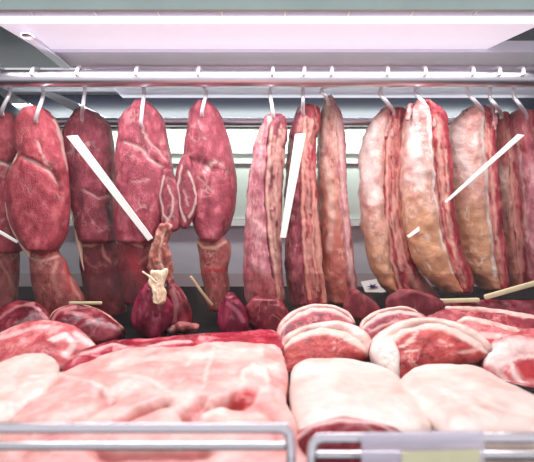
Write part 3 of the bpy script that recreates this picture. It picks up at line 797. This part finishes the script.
def steak(label, name, outline, Yb, tilt, mat, px, py, upper, lower, marks=(), bulge=.014, back=.035):
    t = tray(name, label, px, py, Yb)
    b = dk(Yb)
    marks = list(marks) + [('fatarea', list(upper) + list(lower)[::-1], 2.0, .95)]
    slab('lean_face', outline, b, tilt, M[mat], t, bulge=bulge, back=back, marks=marks, fs=34, aniso=(1,1,1), lump=.003)
    ribbon('fat_rim', upper, lower, b, tilt, .002, M['rim'], t, h=.012, lump=.0025, fs=34)
    return t
steak('small dark steak with a pink fat rim, hindmost left of the rimmed steaks', 'rimmed_steak', [(276,340),(278,326),(290,313),(310,306),(330,306.5),(347,313),(355,323),(346,338),(300,350),(280,348)], .86, 46, 'steakd', 315, 340,
      [(276,338),(280,324),(291,313),(310,306),(330,306.5),(347,313),(355,323)], [(278,338),(285,327),(298,317.5),(314,311.8),(331,312),(346,318),(354,324)])
steak('red steak with a thick cream fat cap in front of the small dark steak', 'rimmed_steak', [(281,364),(279,350),(284,338),(300,328),(325,322.5),(350,324.5),(367,334),(373,345),(368,358),(345,366),(320,370),(295,376),(285,374)], .75, 46, 'steak', 325, 366,
      [(279,354),(284,338),(300,328),(325,322.5),(350,324.5),(367,334),(373,345),(370,354)], [(281,354),(290,345),(305,337),(325,334),(342,338),(355,346),(364,353),(367,356)])
steak('small pinkish steak with a thin fat rim behind the largest steak', 'rimmed_steak', [(358,334),(362,321),(378,311.5),(400,308.5),(415,311.5),(428,320),(428,332),(400,342),(366,346)], .85, 46, 'steakd', 390, 335,
      [(358,333),(362,321),(378,311.5),(400,308.5),(415,311.5),(428,320)], [(360,333),(367,325),(383,316),(400,313),(414,315.5),(428,321.5)], marks=[('fat',[(372,330),(392,322),(412,322)],2,.5)])
t = steak('largest red steak with a white fat border and fat lobe on its left', 'rimmed_steak', [(370,352),(372,340),(384,330),(405,321),(430,319),(455,323),(478,334),(492,347),(489,356),(470,364),(440,369),(415,373),(402,381),(388,380),(377,367)], .715, 44, 'steak', 430, 372,
      [(371,348),(372,340),(384,330),(405,321),(430,319),(455,323),(478,334),(492,347),(489,353)], [(385,352),(392,345),(400,337),(413,331),(430,328.5),(453,334),(470,343),(482,352),(487,355)],
      marks=[('fat',[(402,346),(412,340),(418,332)],2.4,.8),('fat',[(405,352),(418,350)],2,.7),('fat',[(440,340),(452,346)],2,.5),('fat',[(462,352),(475,350)],3,.5)])
slab('fat_lobe', [(370,352),(376,341),(389,338),(398,348),(400,366),(398,379),(388,379),(377,367)], dk(.715,0)+np.array([0,-.012,.008]), 44, M['white'], t, bulge=.010, back=.02)

t = tray('sirloin_cap', 'cream fat-covered joint with a dark red cut face at the front centre', 355, 440, .53)
slab('fat_cap', [(291,405),(290,382),(297,367),(315,360.5),(345,361),(375,367),(398,379),(416,402),(431,430),(415,442),(380,442),(345,438),(312,438),(297,430)], dk(.60,.034), TD, M['white'], t, bulge=.016, back=.03, pf=2.4, n=140, K=36, centre=(352,392), lump=.004, fs=18)
slab('lean_face', [(290,472),(296,440),(312,426),(345,418.5),(378,421),(400,430),(412,442),(412,478),(350,480)], dk(.455), 70, M['lean'], t, bulge=.012, back=.045,
     marks=[('fat',[(296,440),(312,426),(345,419),(378,422),(405,436)],3,.8),('redarea',[(300,445),(320,428),(380,426),(395,440),(370,450)],6,.7)])
t = tray('sirloin_cap', 'smooth white fat-covered joint at the front right behind the price holder', 470, 440, .53)
slab('fat_cap', [(399,390),(405,377),(420,368.5),(450,367),(480,372),(510,386),(537,402),(566,425),(570,450),(500,452),(455,450),(434,430),(414,408)], dk(.60,.036), TD, M['white'], t, bulge=.018, back=.05, pf=2.5, n=140, K=36, lump=.004, fs=18,
     marks=[('fat',[(415,385),(440,400)],8,.25)])
t = tray('bone_in_chop', 'bone-in chop with cream fat and a red eye, right of the largest steak', 515, 385, .75)
slab('muscle', [(482,366),(487,350),(497,339),(515,336),(548,338),(560,380),(552,412),(530,408),(510,394),(492,380)], dk(.72), 44, M['pinkm'], t, bulge=.016, back=.035,
     marks=[('fatarea',[(480,360),(486,345),(510,338),(548,340),(548,356),(520,352),(508,364),(498,372)],5,.75),('redarea',[(514,362),(526,357),(550,360),(550,382),(524,380)],4,.95),('fat',[(498,372),(512,386),(524,400)],4,.6),('fat',[(512,360),(520,355),(548,357)],2.5,.9),('fat',[(512,362),(514,376),(524,384),(548,388)],2.5,.9)])
band('bone', [(519,391),(526,398),(534,406)], [7,9,10], dk(.72), 44, .010, 'rim', t, h=.008, lump=.003)
def long_cut(label, outline, Yb, tilt, mat, px, upper, lower, marks=()):
    t = tray('long_cut', label, px, 335, Yb)
    slab('muscle', outline, dk(Yb), tilt, M[mat], t, bulge=.012, back=.03, marks=marks)
    ribbon('fat_edge', upper, lower, dk(Yb), tilt, .002, M['rim'], t, h=.011, lump=.002)
long_cut('long dark cut with a pink fat edge behind the bone-in chop', [(424,320),(434,309),(480,309),(530,316),(566,324),(566,345),(500,340),(450,334),(428,330)], .855, 40, 'steakd', 495,
         [(424,314),(434,308.5),(480,308.5),(530,315.5),(566,323)], [(427,318),(440,313),(480,315.5),(528,324),(566,332)])
long_cut('pale cut with white fat wedged between the bone-in chop and the long dark cut', [(450,330),(462,319),(480,320),(510,328),(566,336),(566,356),(500,352),(470,344)], .79, 42, 'pinkm', 510,
         [(450,328),(462,318.5),(480,319.5),(510,327.5),(566,335.5)], [(455,330),(468,326),(490,333),(520,340),(566,347)], marks=[('fat',[(480,334),(520,340)],4,.7)])
t = tag(slab('dark_offcut', [(436,309),(450,302),(490,300),(545,301),(566,306),(566,330),(500,326),(440,322)], dk(.925), 62, M['offal'], None, bulge=.006, back=.012), 'long dark red offcut lying against the low glass at the right', 'meat')

# ------------------------------------------------------------------ front wire guards and price holder
def guard(label, xs, y0, y1, Yg, right):
    t = thing('wire_guard', label, 'guard', [(xs[0]-CX)/F*Yg, Yg, deck_z(Yg)])
    r = .0042
    xa, xb = xs
    c = 9
    if right:   # corner at xb, bar runs off to the left
        p = [P(xa,y0,Yg), P((xa+xb)/2,y0,Yg), P(xb-c*2,y0,Yg), P(xb-c,y0+.5,Yg), P(xb-2,y0+c*.5,Yg), P(xb,y0+c*1.6,Yg), P(xb+1,y0+30,Yg), np.array([P(xb+2,0,Yg)[0],Yg,deck_z(Yg)])]
        q = [P(xa,y1,Yg+.012), P((xa+xb)/2,y1,Yg+.012), P(xb-2,y1,Yg+.012)]
    else:
        p = [P(xb,y0,Yg), P((xa+xb)/2,y0,Yg), P(xa+c*2,y0,Yg), P(xa+c,y0+.5,Yg), P(xa+2,y0+c*.5,Yg), P(xa,y0+c*1.6,Yg), P(xa-1,y0+30,Yg), np.array([P(xa-2,0,Yg)[0],Yg,deck_z(Yg)])]
        q = [P(xb,y1,Yg+.012), P((xa+xb)/2,y1,Yg+.012), P(xa+2,y1,Yg+.012)]
    sweep('top_bar', p, r, r, M['chrome'], t, raw=True, n=20, m=120, side=(0,1,.02))
    sweep('lower_bar', q, r*.85, r*.85, M['chrome'], t, raw=True, n=20, m=60, side=(0,1,.02))
    far = xa if right else xb
    sweep('post', [P(far,y0,Yg), P(far,y0+20,Yg), np.array([P(far,0,Yg)[0],Yg,deck_z(Yg)])], r, r, M['chrome'], t, raw=True, m=20)
guard('steel wire guard with rounded corner across the front left', (-120,290), 428, 446, .385, True)
guard('steel wire guard with rounded corner at the front right behind the price holder', (312,660), 438, 455, .385, False)
ph = thing('price_holder', 'translucent lilac plastic price holder with yellow card at the front right', 'price holder', [(420-CX)/F*.37,.37,deck_z(.37)])
hh = [P(362,434,.371), P(484,431,.371), P(486,500,.371), P(362,500,.371)]
hexa('plate', hh + [x+np.array([0,.003,0]) for x in hh], M['plasticc'], ph)
hh = [P(402,452,.3695), P(480,450,.3695), P(481,490,.3695), P(402,490,.3695)]
hexa('paper_card', hh + [x+np.array([0,.001,0]) for x in hh], M['yellow'], ph)

# ------------------------------------------------------------------ lights, world, camera
def area(name, loc, rot, sx, sy, e, col):
    l = bpy.data.lights.new(name, 'AREA'); l.shape = 'RECTANGLE'; l.size = sx; l.size_y = sy; l.energy = e; l.color = col
    o = bpy.data.objects.new(name, l); COL.objects.link(o); o.location = loc; o.rotation_euler = rot
    return o
area('front_case_lamp', (0,.735,1.63), (math.radians(-8),0,0), 1.5, .05, 2.3, (1,.95,.96))
area('canopy_light', (0,.885,1.660), (math.radians(-14),0,0), 1.1, .12, 4.8, (.97,.93,1))
area('rear_wall_fill', (0,1.27,1.655), (math.radians(42),0,0), 1.5, .03, 4.6, (.95,1,.97))  # added fill light without a fitting, brightens the back wall

w = bpy.data.worlds.new('shop'); bpy.context.scene.world = w; w.use_nodes = True
bg = w.node_tree.nodes['Background']; bg.inputs[0].default_value = (.86,.83,.90,1); bg.inputs[1].default_value = .74

cam = bpy.data.cameras.new('camera'); co = bpy.data.objects.new('camera', cam); COL.objects.link(co)
co.location = (0,0,CZ); co.rotation_euler = (math.radians(90),0,0)
cam.sensor_fit = 'HORIZONTAL'; cam.sensor_width = 36; cam.lens = 36 * F / W; cam.clip_start = .02
cam.dof.use_dof = True; cam.dof.focus_distance = .97; cam.dof.aperture_fstop = 4.5
sc = bpy.context.scene
sc.camera = co
sc.view_settings.view_transform = 'Standard'; sc.view_settings.look = 'None'; sc.view_settings.gamma = 1
sc.view_settings.use_curve_mapping = False
sc.view_settings.exposure = 0.34
sc.cycles.use_denoising = True
sc.cycles.max_bounces = 8
sc.cycles.transparent_max_bounces = 12
